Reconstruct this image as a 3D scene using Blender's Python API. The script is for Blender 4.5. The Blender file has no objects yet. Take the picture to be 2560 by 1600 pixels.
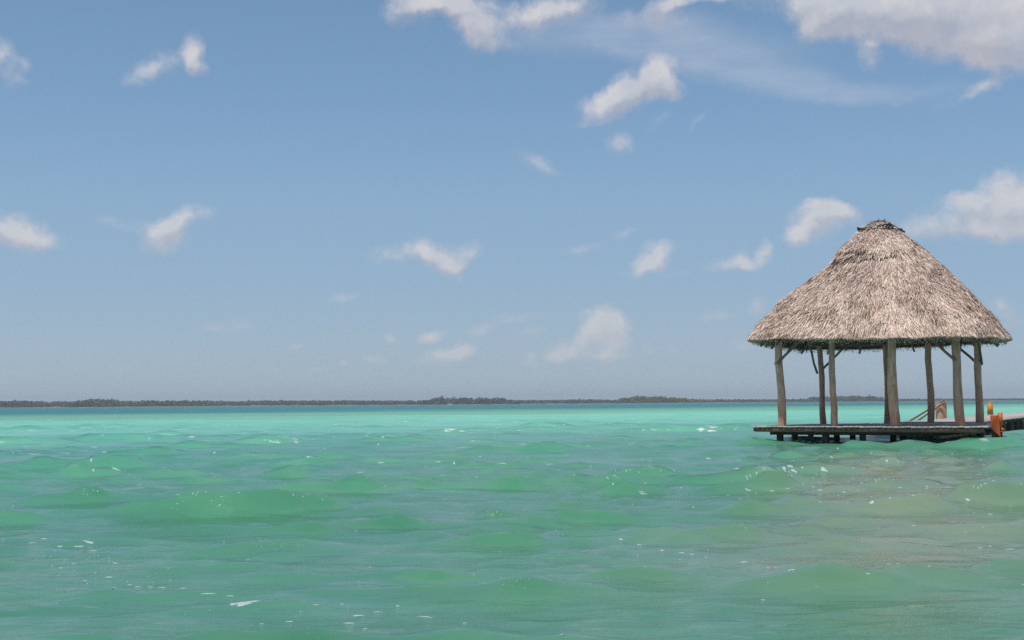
import bpy, math, random
import numpy as np
from mathutils import Vector, Matrix

random.seed(7)
rng = np.random.default_rng(11)
S = bpy.context.scene
COL = S.collection

# ------------------------------------------------------------------ camera
F, CAMH = 3300.0, 1.1                      # focal length in px of a 2560 px wide picture
PITCH, ROLL = math.atan(207.75 / F), math.atan(17.5 / 2560)
cam_d = bpy.data.cameras.new('camera')
cam = bpy.data.objects.new('camera', cam_d)
COL.objects.link(cam)
cam_d.sensor_width = 36.0
cam_d.lens = 36.0 * F / 2560
cam_d.clip_start = 0.1
cam_d.clip_end = 30000
fw = Vector((0, math.cos(PITCH), math.sin(PITCH)))
up0 = Vector((0, -math.sin(PITCH), math.cos(PITCH)))
rt0 = Vector((1, 0, 0))
rt = math.cos(ROLL) * rt0 - math.sin(ROLL) * up0
up = math.sin(ROLL) * rt0 + math.cos(ROLL) * up0
cam.matrix_world = Matrix((
    (rt.x, up.x, -fw.x, 0), (rt.y, up.y, -fw.y, 0), (rt.z, up.z, -fw.z, CAMH), (0, 0, 0, 1)))
S.camera = cam

# ------------------------------------------------------------------ exposure, render
S.view_settings.view_transform = 'Standard'
S.view_settings.look = 'None'
S.view_settings.gamma = 1.0
S.view_settings.exposure = 0.0
S.view_settings.use_curve_mapping = False
S.render.engine = 'CYCLES'
S.cycles.max_bounces = 6
S.cycles.volume_bounces = 0
S.cycles.use_denoising = False
S.cycles.sample_clamp_direct = 6.0
S.cycles.sample_clamp_indirect = 6.0

# ------------------------------------------------------------------ sun
SUN_EL, SUN_AZ = math.radians(68), math.radians(-140)     # azimuth from +Y, clockwise
sd = Vector((math.sin(SUN_AZ) * math.cos(SUN_EL), math.cos(SUN_AZ) * math.cos(SUN_EL), math.sin(SUN_EL)))
sun_d = bpy.data.lights.new('sun', 'SUN')
sun_d.energy = 3.2
sun_d.angle = math.radians(0.53)
sun_d.color = (1.0, 0.955, 0.89)
sun = bpy.data.objects.new('sun', sun_d)
COL.objects.link(sun)
sun.rotation_euler = (-sd).to_track_quat('-Z', 'Y').to_euler()
sun.location = (0, 0, 60)


# ------------------------------------------------------------------ node helpers
class NT:
    def __init__(self, tree):
        self.t = tree

    def n(self, kind, **kw):
        nd = self.t.nodes.new(kind)
        for k, v in kw.items():
            setattr(nd, k, v)
        return nd

    def link(self, a, b):
        self.t.links.new(a, b)

    def put(self, sock, v):
        if isinstance(v, bpy.types.NodeSocket):
            self.link(v, sock)
        elif v is not None:
            if hasattr(sock, 'default_value') and not isinstance(v, (int, float)) and len(v) == 3 and sock.type == 'RGBA':
                v = (*v, 1)
            sock.default_value = v

    def math(self, op, a, b=None, c=None, clamp=False):
        nd = self.n('ShaderNodeMath', operation=op, use_clamp=clamp)
        for i, v in enumerate((a, b, c)):
            if v is not None:
                self.put(nd.inputs[i], v)
        return nd.outputs[0]

    def vec(self, op, a, b=None, scale=None):
        nd = self.n('ShaderNodeVectorMath', operation=op)
        self.put(nd.inputs[0], a)
        if b is not None:
            self.put(nd.inputs[1], b)
        if scale is not None:
            self.put(nd.inputs['Scale'], scale)
        return nd.outputs['Value'] if op in ('LENGTH', 'DOT_PRODUCT', 'DISTANCE') else nd.outputs[0]

    def mapr(self, v, a, b, c=0.0, d=1.0, smooth=False):
        nd = self.n('ShaderNodeMapRange')
        if smooth:
            nd.interpolation_type = 'SMOOTHSTEP'
        self.put(nd.inputs[0], v)
        for i, x in enumerate((a, b, c, d)):
            self.put(nd.inputs[1 + i], x)
        return nd.outputs[0]

    def noise(self, vec, scale, detail=2, rough=.5, dist=0, dim='3D', color=False):
        nd = self.n('ShaderNodeTexNoise', noise_dimensions=dim)
        if vec is not None:
            self.link(vec, nd.inputs['Vector'])
        nd.inputs['Scale'].default_value = scale
        nd.inputs['Detail'].default_value = detail
        nd.inputs['Roughness'].default_value = rough
        nd.inputs['Distortion'].default_value = dist
        return nd.outputs[1 if color else 0]

    def mix(self, f, a, b, blend='MIX'):
        nd = self.n('ShaderNodeMix', data_type='RGBA', blend_type=blend)
        self.put(nd.inputs[0], f)
        self.put(nd.inputs[6], a)
        self.put(nd.inputs[7], b)
        return nd.outputs[2]

    def ramp(self, v, stops, interp='LINEAR'):
        nd = self.n('ShaderNodeValToRGB')
        nd.color_ramp.interpolation = interp
        el = nd.color_ramp.elements
        while len(el) < len(stops):
            el.new(1.0)
        for e, (p, c) in zip(el, sorted(stops)):
            e.position = p
            e.color = (*c, 1) if len(c) == 3 else c
        self.put(nd.inputs[0], v)
        return nd.outputs[0]


# ------------------------------------------------------------------ sky
def pix_dir(px, py):
    d = fw + rt * ((px - 1280) / F) + up * ((800 - py) / F)
    d.normalize()
    return math.atan2(d.x, d.y), math.asin(d.z)


CLOUDS = [  # px, py, rx, ry, tilt in degrees, weight: the cumulus of this sky, turned into azimuth and elevation below
    (481, 130, 26, 44, -8, .85), (492, 168, 26, 20, 0, .6), (400, 165, 70, 26, 24, .5), (350, 185, 45, 20, 10, .35),
    (4, 145, 22, 36, 0, .6), (52, 165, 20, 18, 0, .4), (35, 205, 28, 22, -30, .35),
    (32, 566, 52, 32, 0, .75), (66, 594, 68, 28, -8, .8), (118, 606, 30, 14, -10, .35),
    (417, 592, 46, 34, 10, .9), (402, 566, 24, 18, 30, .5), (481, 541, 46, 22, 12, .65), (440, 560, 30, 20, 30, .5), (345, 566, 40, 14, 0, .25), (268, 551, 36, 16, 0, .25),
    (992, 640, 60, 20, 0, .5), (1054, 622, 36, 22, 0, .65), (1085, 648, 36, 20, -20, .6), (1118, 650, 40, 34, 0, .7), (1134, 676, 26, 20, 0, .6), (1174, 634, 32, 26, 30, .6),
    (1504, 795, 46, 30, 0, 1.1), (1532, 820, 40, 28, 0, .95), (1480, 826, 34, 24, 20, .8), (1425, 868, 48, 26, 25, .85), (1400, 888, 36, 14, 0, .55), (1524, 868, 46, 26, 15, .75), (1480, 888, 90, 14, 0, .3),
    (1118, 889, 52, 20, 8, .95), (1158, 876, 30, 18, 20, .8), (1081, 840, 34, 15, 10, .8), (1203, 824, 40, 13, 5, .5), (1287, 799, 74, 13, 6, .35), (1335, 829, 28, 10, 0, .35), (975, 850, 15, 11, 0, .45), (742, 866, 13, 9, 0, .35), (859, 740, 52, 14, 6, .35),
    (941, 902, 32, 12, 0, .45), (859, 915, 20, 10, 0, .4), (795, 925, 34, 9, 0, .35), (1044, 912, 22, 9, 0, .4), (1330, 894, 13, 9, 0, .4), (1324, 910, 34, 9, 0, .35), (1620, 870, 18, 12, 0, .4), (1695, 867, 16, 10, 0, .3),
    (1642, 637, 46, 24, 30, .85), (1612, 660, 28, 16, 20, .6), (1650, 662, 22, 22, 0, .4), (1590, 680, 40, 14, 10, .25),
    (1815, 660, 46, 16, 8, .55), (1853, 646, 28, 20, 0, .6), (1888, 655, 32, 14, 0, .45), (1918, 628, 20, 24, 0, .65),
    (1451, 624, 52, 15, 8, .28), (1568, 587, 50, 14, 10, .28), (1690, 690, 40, 10, 5, .2),
    (2040, 552, 62, 42, 12, 1.0), (2063, 515, 36, 22, 0, .8), (2108, 536, 40, 24, 0, .6), (1989, 588, 26, 22, 0, .6), (2160, 570, 40, 20, 0, .25),
    (2407, 538, 100, 42, 5, .7), (2523, 512, 74, 60, 20, .75), (2412, 497, 36, 24, 0, .6), (2491, 455, 44, 25, 20, .45), (2497, 580, 110, 24, 0, .65), (2300, 566, 60, 26, 0, .4), (2660, 500, 110, 60, 0, .8),
    (2073, 28, 70, 58, 0, 1.1), (2180, 25, 130, 60, -5, 1.0), (2338, 40, 160, 72, -5, 1.0), (2480, 69, 150, 78, -12, 1.0), (2512, 122, 80, 36, -12, .55), (2040, 76, 40, 26, 20, .6), (2174, 143, 26, 30, 0, .5), (2180, 115, 50, 18, 0, .3), (2650, 60, 160, 90, 0, 1.0), (2300, -60, 340, 80, 0, 1.0),
    (1645, 182, 40, 36, 0, 1.2), (1671, 222, 34, 24, 0, .9), (1587, 222, 66, 40, 24, 1.1), (1529, 258, 54, 30, 24, .9), (1470, 264, 36, 22, 20, .4), (1465, 307, 44, 15, 18, .35), (1650, 300, 50, 14, 30, .22), (1740, 305, 40, 10, 40, .2),
    (1550, 354, 38, 25, -15, .45), (1338, 402, 44, 20, -15, .42), (1375, 423, 30, 12, -15, .3),
    (1019, 30, 60, 28, 0, .6), (1075, 8, 80, 24, 0, .75), (1179, 6, 84, 24, 0, .75), (1172, 48, 46, 32, -10, .85), (1205, 76, 52, 38, -20, .9), (1190, 110, 40, 24, 0, .5), (1302, 34, 80, 30, 10, .6), (1358, 46, 74, 32, 5, .6), (1432, 10, 64, 34, 0, .75), (1272, 100, 80, 20, 0, .28),
    (1663, 40, 44, 38, 0, .7), (1681, 11, 60, 16, 10, .55), (1760, 2, 74, 12, 5, .55), (1570, 45, 42, 24, 0, .28),
    (2423, 236, 72, 20, 18, .36), (2465, 215, 44, 16, 18, .28), (2280, 60, 40, 90, 0, .3),
    (1795, 793, 48, 12, 0, .35), (1895, 772, 28, 24, 30, .4), (1858, 862, 30, 18, 0, .35), (2504, 768, 24, 22, 0, .4), (2530, 800, 24, 16, 0, .3),
    (603, 815, 20, 12, 0, .38), (540, 822, 44, 12, 0, .25), (290, 925, 30, 9, 0, .3), (40, 930, 40, 9, 0, .25), (690, 918, 30, 8, 0, .3),
]
VEIL = [(1500, 105, 220, 60, 0, .5), (1790, 125, 270, 74, -8, .65), (1880, 185, 220, 52, -12, .6), (2060, 222, 190, 36, -6, .55), (2290, 226, 210, 32, 0, .4), (1330, 70, 220, 54, 0, .35), (1640, 70, 180, 60, 0, .4)]

W = bpy.data.worlds.new('World')
S.world = W
W.use_nodes = True
W.cycles.sampling_method = 'MANUAL'
W.cycles.sample_map_resolution = 256
W.node_tree.nodes.clear()
T = NT(W.node_tree)
sky = T.n('ShaderNodeTexSky', sky_type='NISHITA')
sky.sun_disc = False
sky.sun_elevation = SUN_EL
sky.sun_rotation = SUN_AZ
sky.altitude = 0
sky.air_density = 1.0
sky.dust_density = 1.0
sky.ozone_density = 1.0
tc = T.n('ShaderNodeTexCoord')
gen = tc.outputs['Generated']
sep = T.n('ShaderNodeSeparateXYZ')
T.link(gen, sep.inputs[0])
az = T.math('ARCTAN2', sep.outputs[0], sep.outputs[1])
el = T.math('ARCSINE', sep.outputs[2])
cmb = T.n('ShaderNodeCombineXYZ')
T.link(az, cmb.inputs[0])
T.link(el, cmb.inputs[1])
ae = cmb.outputs[0]
warp1 = T.vec('SUBTRACT', T.noise(gen, 28, 3, .55, color=True), (.5, .5, .5))
warp2 = T.vec('SUBTRACT', T.noise(gen, 95, 3, .6, color=True), (.5, .5, .5))
aw = T.vec('ADD', T.vec('ADD', ae, T.vec('SCALE', warp1, scale=.016)), T.vec('SCALE', warp2, scale=.007))


def blobs(lst, vec, grow):
    acc = None
    for px, py, rx, ry, rot, w in lst:
        a, e = pix_dir(px, py)
        m = T.n('ShaderNodeMapping', vector_type='TEXTURE')
        m.inputs['Location'].default_value = (a, e, 0)
        m.inputs['Rotation'].default_value = (0, 0, math.radians(rot))
        m.inputs['Scale'].default_value = (grow * rx / F, grow * ry / F, 1)
        T.link(vec, m.inputs['Vector'])
        g = T.n('ShaderNodeTexGradient', gradient_type='SPHERICAL')
        T.link(m.outputs[0], g.inputs[0])
        acc = T.math('MULTIPLY_ADD', g.outputs['Fac'], w, acc if acc is not None else 0.0)
    return acc


sumc = blobs(CLOUDS, aw, 1.55)
# the same cloud field sampled a little higher tells tops from bases
sumu = blobs(CLOUDS, T.vec('ADD', aw, (-.002, .008, 0)), 1.55)
shade = T.mapr(T.math('SUBTRACT', sumu, sumc), -.30, .30, 1.0, 0.0)
sumv = blobs(VEIL, aw, 1.3)
# elsewhere in the sky: the same fair-weather cumulus, scattered by noise
flat = T.vec('DIVIDE', gen, T.math('MAXIMUM', T.math('ADD', sep.outputs[2], .12), .05))
wild = T.mapr(T.noise(flat, 1.9, 5, .55), .46, .70)
away = T.math('MAXIMUM', T.mapr(T.math('ABSOLUTE', az), .43, .55), T.mapr(el, .33, .42))
sumc = T.math('ADD', sumc, T.math('MULTIPLY', wild, T.math('MULTIPLY', away, T.mapr(el, .02, .12))))
tex = T.math('SUBTRACT', T.noise(gen, 110, 6, .66), .5)
soft = T.math('SUBTRACT', T.noise(gen, 40, 4, .55), .5)
gate = T.math('MULTIPLY', sumc, 3.0, clamp=True)
dens0 = T.math('ADD', sumc, T.math('MULTIPLY', gate, T.math('ADD', T.math('MULTIPLY', tex, .80), T.math('MULTIPLY', soft, .42))))
dens = T.math('MULTIPLY', T.mapr(dens0, .06, .80, 0, 1.0), T.math('ADD', .86, T.math('MULTIPLY', soft, .7)), clamp=True)
dens = T.math('MULTIPLY', T.math('POWER', dens, 1.15), .96)
streak = T.noise(T.vec('MULTIPLY', gen, (14, 14, 60)), 1.6, 4, .6)
veil = T.math('MULTIPLY', T.mapr(sumv, .03, .75, 0, .5, smooth=True), T.mapr(streak, .25, .7, .45, 1.0))
BG = 0.10
grad = T.ramp(T.math('MULTIPLY', el, 2.0, clamp=True), [(0, (.395, .492, .570)), (.08, (.358, .480, .600)), (.16, (.305, .450, .610)), (.30, (.260, .420, .610)), (.45, (.198, .350, .560)), (.60, (.165, .300, .495)), (1, (.155, .290, .475))])
grad = T.vec('SCALE', grad, scale=1 / BG)
hazy = T.mapr(el, .30, .9, .92, .35)            # the humid air low over the lagoon
skyc = T.mix(hazy, sky.outputs[0], grad)
ccol = T.mix(T.math('ADD', shade, T.math('MULTIPLY', tex, .8), clamp=True), (4.55, 4.6, 5.2), (6.7, 6.55, 6.75))
lowc = T.mapr(el, .01, .17)
ccol = T.mix(lowc, (5.7, 5.85, 6.15), ccol)
c1 = T.mix(veil, skyc, (4.9, 5.4, 6.5))
c2 = T.mix(T.math('MULTIPLY', dens, T.mapr(el, 0, .07, .62, 1)), c1, ccol)
bg = T.n('ShaderNodeBackground')
bg.inputs['Strength'].default_value = BG
T.link(c2, bg.inputs['Color'])
wo = T.n('ShaderNodeOutputWorld')
T.link(bg.outputs[0], wo.inputs['Surface'])


# ------------------------------------------------------------------ object helpers
def link(name, me, parent=None, mat=None):
    o = bpy.data.objects.new(name, me)
    COL.objects.link(o)
    if parent is not None:
        o.parent = parent
    if mat is not None and me is not None and not me.materials:
        me.materials.append(mat)
    return o


def tag(o, label=None, cat=None, group=None, kind=None):
    for k, v in (('label', label), ('category', cat), ('group', group), ('kind', kind)):
        if v:
            o[k] = v
    return o


def empty(name, loc, rz, label, cat, group=None):
    o = bpy.data.objects.new(name, None)
    COL.objects.link(o)
    o.empty_display_size = .3
    o.location = loc
    o.rotation_euler = (0, 0, rz)
    return tag(o, label, cat, group)


def mesh_np(name, V, faces4=None, faces3=None, smooth=False):
    """fast mesh from arrays: V (n,3), faces4 (m,4), faces3 (k,3)"""
    me = bpy.data.meshes.new(name)
    V = np.asarray(V, np.float32)
    idx, starts, tot = [], [], 0
    if faces4 is not None and len(faces4):
        f = np.asarray(faces4, np.int32)
        idx.append(f.ravel())
        starts.append(np.arange(len(f), dtype=np.int32) * 4)
        tot = f.size
    if faces3 is not None and len(faces3):
        f = np.asarray(faces3, np.int32)
        idx.append(f.ravel())
        starts.append(tot + np.arange(len(f), dtype=np.int32) * 3)
    idx = np.concatenate(idx)
    starts = np.concatenate(starts)
    me.vertices.add(len(V))
    me.vertices.foreach_set('co', V.ravel())
    me.loops.add(len(idx))
    me.loops.foreach_set('vertex_index', idx)
    me.polygons.add(len(starts))
    me.polygons.foreach_set('loop_start', starts)
    me.update(calc_edges=True)
    me.validate()
    if smooth:
        me.polygons.foreach_set('use_smooth', np.ones(len(me.polygons), bool))
    return me


class MB:
    def __init__(self):
        self.v, self.q, self.t = [], [], []

    def prism(self, bot, top):
        """closed solid between two rings of equal length (any n)"""
        n, b = len(bot), len(self.v)
        self.v += list(bot) + list(top)
        for i in range(n):
            j = (i + 1) % n
            self.q.append((b + i, b + j, b + n + j, b + n + i))
        if n == 4:
            self.q += [(b + 3, b + 2, b + 1, b), (b + 4, b + 5, b + 6, b + 7)]
        else:
            for i in range(1, n - 1):
                self.t += [(b, b + i + 1, b + i), (b + n, b + n + i, b + n + i + 1)]
        return self

    def box(self, c, s, jit=0):
        x, y, z = c
        a, b_, h = s[0] / 2, s[1] / 2, s[2] / 2
        j = lambda: random.uniform(-jit, jit)
        lo = [(x - a + j(), y - b_ + j(), z - h), (x + a + j(), y - b_ + j(), z - h), (x + a + j(), y + b_ + j(), z - h), (x - a + j(), y + b_ + j(), z - h)]
        hi = [(p[0], p[1], z + h + j() * .4) for p in lo]
        return self.prism(lo, hi)

    def tube(self, pts, radii, n=10, wob=0.0, seed=0):
        r = random.Random(seed)
        pts = [Vector(p) for p in pts]
        rings = []
        ph = [r.uniform(0, 6.28) for _ in range(3)]
        for k, p in enumerate(pts):
            d = (pts[min(k + 1, len(pts) - 1)] - pts[max(k - 1, 0)]).normalized()
            ref = Vector((1, 0, 0)) if abs(d.x) < .8 else Vector((0, 1, 0))
            a = (ref - d * ref.dot(d)).normalized()
            b = d.cross(a)
            rr = radii[k] if hasattr(radii, '__len__') else radii
            ring = []
            for i in range(n):
                t = 2 * math.pi * i / n
                q = rr * (1 + wob * (math.sin(2 * t + ph[0] + k * .5) * .6 + math.sin(3 * t + ph[1] - k * .8) * .5 + r.uniform(-.4, .4)))
                ring.append(p + a * (math.cos(t) * q) + b * (math.sin(t) * q))
            rings.append(ring)
        base = len(self.v)
        for ring in rings:
            self.v += [tuple(p) for p in ring]
        for k in range(len(rings) - 1):
            for i in range(n):
                j = (i + 1) % n
                self.q.append((base + k * n + i, base + k * n + j, base + (k + 1) * n + j, base + (k + 1) * n + i))
        e = base + (len(rings) - 1) * n
        for i in range(1, n - 1):
            self.t += [(base, base + i + 1, base + i), (e, e + i, e + i + 1)]
        return self

    def build(self, name, mat, parent=None, smooth=False):
        me = mesh_np(name, self.v, self.q, self.t, smooth)
        if smooth:
            me.set_sharp_from_angle(angle=math.radians(50))
        return link(name, me, parent, mat)


# ------------------------------------------------------------------ materials
def new_mat(name):
    m = bpy.data.materials.new(name)
    m.use_nodes = True
    m.node_tree.nodes.clear()
    t = NT(m.node_tree)
    b = t.n('ShaderNodeBsdfPrincipled')
    o = t.n('ShaderNodeOutputMaterial')
    t.link(b.outputs[0], o.inputs['Surface'])
    return m, t, b


def wood(name, cols, stain=None, along='Z', scale=3.0, rough=.85, bump=.4, foot=False):
    m, t, b = new_mat(name)
    tcn = t.n('ShaderNodeTexCoord')
    inf = t.n('ShaderNodeObjectInfo')
    st = {'X': (.12, 1, 1), 'Y': (1, .12, 1), 'Z': (1, 1, .12)}[along]
    v = t.vec('MULTIPLY', tcn.outputs['Object'], st)
    v = t.vec('ADD', v, t.vec('SCALE', (17.0, 9.0, 31.0), scale=inf.outputs['Random']))
    g = t.noise(v, scale * 6, 5, .65)
    big = t.noise(t.vec('ADD', tcn.outputs['Object'], t.vec('SCALE', (5.0, 29.0, 13.0), scale=inf.outputs['Random'])), scale * .8, 4, .6)
    c = t.ramp(t.math('ADD', t.math('MULTIPLY', g, .75), t.math('MULTIPLY', big, .25)), cols)
    if stain:
        f_ = t.mapr(big, .48, .68, 0, .8)
        if foot:      # brown staining creeping up from the deck
            sz = t.n('ShaderNodeSeparateXYZ')
            t.link(tcn.outputs['Object'], sz.inputs[0])
            f_ = t.math('MAXIMUM', t.math('MULTIPLY', f_, .7), t.math('MULTIPLY', t.mapr(t.math('ADD', sz.outputs[2], t.math('MULTIPLY', big, 1.6)), 1.0, 2.6, 1, 0), t.mapr(g, .35, .65, .9, .45)))
        c = t.mix(f_, c, stain)
    c = t.mix(1.0, c, t.mix(inf.outputs['Random'], (.78, .78, .78), (1.08, 1.06, 1.03)), 'MULTIPLY')
    t.link(c, b.inputs['Base Color'])
    b.inputs['Roughness'].default_value = rough
    b.inputs['Specular IOR Level'].default_value = .25
    bp = t.n('ShaderNodeBump')
    bp.inputs['Strength'].default_value = bump
    bp.inputs['Distance'].default_value = .012
    t.link(g, bp.inputs['Height'])
    t.link(bp.outputs[0], b.inputs['Normal'])
    return m


M_post = wood('weathered_post', [(.28, (.23, .122, .09)), (.5, (.57, .385, .305)), (.72, (.78, .56, .46))], stain=(.40, .19, .12), scale=3.2, foot=True)
M_plank = wood('grey_plank', [(.25, (.22, .19, .18)), (.5, (.47, .43, .41)), (.75, (.66, .61, .58))], along='Y', scale=3.0)
M_cross = wood('grey_cross_plank', [(.25, (.25, .21, .19)), (.5, (.52, .47, .44)), (.75, (.70, .64, .60))], along='X', scale=3.0)
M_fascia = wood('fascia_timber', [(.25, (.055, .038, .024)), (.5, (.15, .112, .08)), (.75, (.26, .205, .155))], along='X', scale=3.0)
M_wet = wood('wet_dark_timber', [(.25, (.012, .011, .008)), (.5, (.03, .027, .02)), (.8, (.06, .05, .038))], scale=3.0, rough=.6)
M_rafter = wood('roof_pole', [(.25, (.08, .06, .045)), (.5, (.19, .15, .11)), (.75, (.30, .25, .2))], along='X', scale=4.0)
M_rail = wood('rail_pole', [(.25, (.16, .10, .06)), (.5, (.30, .21, .14)), (.75, (.42, .32, .23))], along='X', scale=4.0)


def paint(name, col, worn, thr=(.6, .7), rough=.55):
    m, t, b = new_mat(name)
    tcn = t.n('ShaderNodeTexCoord')
    n = t.noise(tcn.outputs['Object'], 7, 5, .65)
    c = t.mix(t.mapr(n, thr[0], thr[1]), col, worn)
    c = t.mix(1.0, c, t.ramp(t.noise(tcn.outputs['Object'], 2.5, 3), [(.3, (.75, .7, .7)), (.7, (1, 1, 1))]), 'MULTIPLY')
    t.link(c, b.inputs['Base Color'])
    b.inputs['Roughness'].default_value = rough
    return m


M_orange = paint('orange_paint', (.50, .085, .008), (.20, .045, .012), (.62, .72))
M_orange2 = paint('light_orange_paint', (.60, .15, .012), (.25, .06, .015), (.62, .72))
M_amber = paint('amber_paint', (.66, .26, .02), (.35, .13, .02), (.62, .72))

m, t, b = new_mat('thatch_strand')
gi = t.n('ShaderNodeNewGeometry')
ri = gi.outputs['Random Per Island']
patch = t.noise(t.n('ShaderNodeTexCoord').outputs['Object'], 1.3, 4, .6)
v = t.math('ADD', t.math('MULTIPLY', ri, .78), t.mapr(patch, .3, .7, -.14, .34))
c = t.ramp(v, [(.0, (.12, .08, .055)), (.2, (.37, .265, .205)), (.5, (.67, .505, .41)), (.8, (.86, .69, .585)), (1., (.95, .82, .71))])
t.link(c, b.inputs['Base Color'])
b.inputs['Roughness'].default_value = .75
b.inputs['Specular IOR Level'].default_value = .25
M_thatch = m

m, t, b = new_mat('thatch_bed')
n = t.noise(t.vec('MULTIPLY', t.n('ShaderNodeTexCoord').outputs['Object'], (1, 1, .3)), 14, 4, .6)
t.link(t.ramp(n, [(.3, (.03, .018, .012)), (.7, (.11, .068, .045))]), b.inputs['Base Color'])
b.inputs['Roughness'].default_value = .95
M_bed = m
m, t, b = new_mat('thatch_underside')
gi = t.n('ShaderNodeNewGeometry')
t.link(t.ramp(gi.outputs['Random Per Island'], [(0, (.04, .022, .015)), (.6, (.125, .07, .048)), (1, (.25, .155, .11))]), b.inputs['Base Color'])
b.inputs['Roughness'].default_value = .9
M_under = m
m, t, b = new_mat('cap_straw')
t.link(t.ramp(t.n('ShaderNodeNewGeometry').outputs['Random Per Island'], [(0, (.40, .32, .26)), (.5, (.68, .57, .49)), (1, (.86, .77, .69))]), b.inputs['Base Color'])
b.inputs['Roughness'].default_value = .8
M_straw = m

# ------------------------------------------------------------------ water
NW = 92
wl = np.concatenate([np.exp(rng.uniform(np.log(1.7), np.log(4.6), 16)), np.exp(rng.uniform(np.log(.55), np.log(1.7), 28)), np.exp(rng.uniform(np.log(.20), np.log(.55), 48))])
wk = 2 * np.pi / wl
wdir = np.radians(-90 + 12 + rng.normal(0, 1, NW) * np.where(wl > 1.7, 15, np.where(wl > .55, 28, 34)))
wph = rng.uniform(0, 2 * np.pi, NW)
wst = np.where(wl > 1.7, .029, np.where(wl > .55, .034, .041)) * rng.uniform(.6, 1.3, NW)     # steepness k*a
wam = wst / wk


def fbm2(x, y, seed, n=5):
    r = np.random.default_rng(seed)
    o = np.zeros_like(x)
    for i in range(n):
        a, k, p = r.uniform(0, 6.28), r.uniform(.6, 1.7), r.uniform(0, 6.28)
        o += np.sin(k * (x * np.cos(a) + y * np.sin(a)) + p)
    return o / n


def waves(x, y, cell):
    """height and sideways shift of the chop; waves shorter than the mesh can hold fade out"""
    dx, dy, z = np.zeros_like(x), np.zeros_like(x), np.zeros_like(x)
    crest = np.zeros_like(x)
    grp = 1 + .40 * fbm2(x * .35, y * .35, 5) + .25 * fbm2(x * .9, y * .9, 6)
    gust = np.clip(.40 + 1.0 * fbm2(x * .5 + .4 * y, y * .7, 31) + .5 * fbm2(x * 1.3, y * 1.7, 32), .28, 2.2)
    xw = x + .18 * fbm2(x * .8, y * .8, 8) + .5 * fbm2(x * .25, y * .25, 18)
    yw = y + .18 * fbm2(x * .8, y * .8, 9) + .6 * fbm2(x * .25, y * .25, 19)
    zl = np.zeros_like(x)
    for i in range(NW):
        cx, cy = np.cos(wdir[i]), np.sin(wdir[i])
        fade = np.clip(wl[i] / (cell * 2.2) - 1, 0, 1)
        ph = wk[i] * (xw * cx + yw * cy) + wph[i]
        s, c_ = np.sin(ph), np.cos(ph)
        if wl[i] > .55:
            a = wam[i] * fade * grp
            zl += a * s
            q = 1.3
        else:
            a = wam[i] * fade * gust
            z += a * s
            q = .8
        dx += q * a * cx * c_
        dy += q * a * cy * c_
        crest += a * wk[i] * s
    # wind chop: narrow steep crests between broad flat troughs
    qn = np.clip(zl / SIG, -3, 2.6)
    z += SIG * (np.exp(.85 * qn) - 1.43) / 1.2
    return dx, dy, z, crest


SIG = .5 * float(np.sqrt(np.sum((wam[wl > .55]) ** 2)) * 2 / 1.414)
NR, NC = 1000, 640
yr = 2.0 * (2400 / 2.0) ** (np.linspace(0, 1, NR) ** 1.0)
sx = np.linspace(-1, 1, NC)
Y = np.repeat(yr[:, None], NC, 1)
SEA = -.165
X = sx[None, :] * (.60 * Y + 6)
cell = np.maximum(np.gradient(yr)[:, None] * np.ones_like(X), 2 * (.60 * Y + 6) / NC)
# shuffle rows a little so that the sheet has no straight mesh lines
X = X + rng.uniform(-.2, .2, X.shape) * (2 * (.60 * Y + 6) / NC)
dx, dy, wz, crest = waves(X, Y, cell)
WV = np.stack([X + dx, Y + dy, wz + SEA], -1)
ii = np.arange(NR * NC).reshape(NR, NC)
quads = np.stack([ii[:-1, :-1], ii[:-1, 1:], ii[1:, 1:], ii[1:, :-1]], -1).reshape(-1, 4)
me = mesh_np('water', WV.reshape(-1, 3), quads, None, True)
at = me.attributes.new('crest', 'FLOAT', 'POINT')
at.data.foreach_set('value', crest.ravel().astype(np.float32))


def water_z(x, y, it=4):
    x, y = np.atleast_1d(np.asarray(x, float)), np.atleast_1d(np.asarray(y, float))
    qx, qy = x.copy(), y.copy()
    for _ in range(it):
        a, b_, z, _c = waves(qx, qy, np.maximum(qy * .0071, 2 * (.6 * qy + 6) / NC))
        qx, qy = x - a, y - b_
    return z + SEA


m, t, b = new_mat('lagoon_water')
geo = t.n('ShaderNodeNewGeometry')
pos = geo.outputs['Position']
sp = t.n('ShaderNodeSeparateXYZ')
t.link(pos, sp.inputs[0])
big = t.math('SUBTRACT', t.noise(t.vec('MULTIPLY', pos, (.012, .03, 0)), 1.0, 4, .55), .5)
mid = t.math('SUBTRACT', t.noise(t.vec('MULTIPLY', pos, (.07, .14, 0)), 1.0, 4, .6), .5)
# distance from the near shore; the sandbars run slightly aslant
dsh = t.math('ADD', sp.outputs[1], t.math('MULTIPLY', sp.outputs[0], -.9))
lg = t.math('LOGARITHM', t.math('MAXIMUM', dsh, 2.0), 10.0)
lg = t.math('ADD', lg, t.math('ADD', t.math('MULTIPLY', big, .28), t.math('MULTIPLY', mid, .14)))
pos_s = lambda d: (math.log10(d) - .6) / 2.4
c = t.ramp(t.math('DIVIDE', t.math('SUBTRACT', lg, .6), 2.4), [
    (pos_s(5), (.064, .240, .124)), (pos_s(14), (.076, .275, .150)), (pos_s(26), (.092, .325, .192)),
    (pos_s(48), (.106, .395, .262)), (pos_s(80), (.190, .600, .430)), (pos_s(130), (.205, .625, .440)),
    (pos_s(165), (.170, .47, .31)), (pos_s(230), (.130, .385, .265)), (pos_s(300), (.010, .205, .200)), (pos_s(800), (.008, .180, .19))])
drift = t.noise(t.vec('MULTIPLY', pos, (.03, .16, 0)), 1.0, 5, .62)
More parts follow.
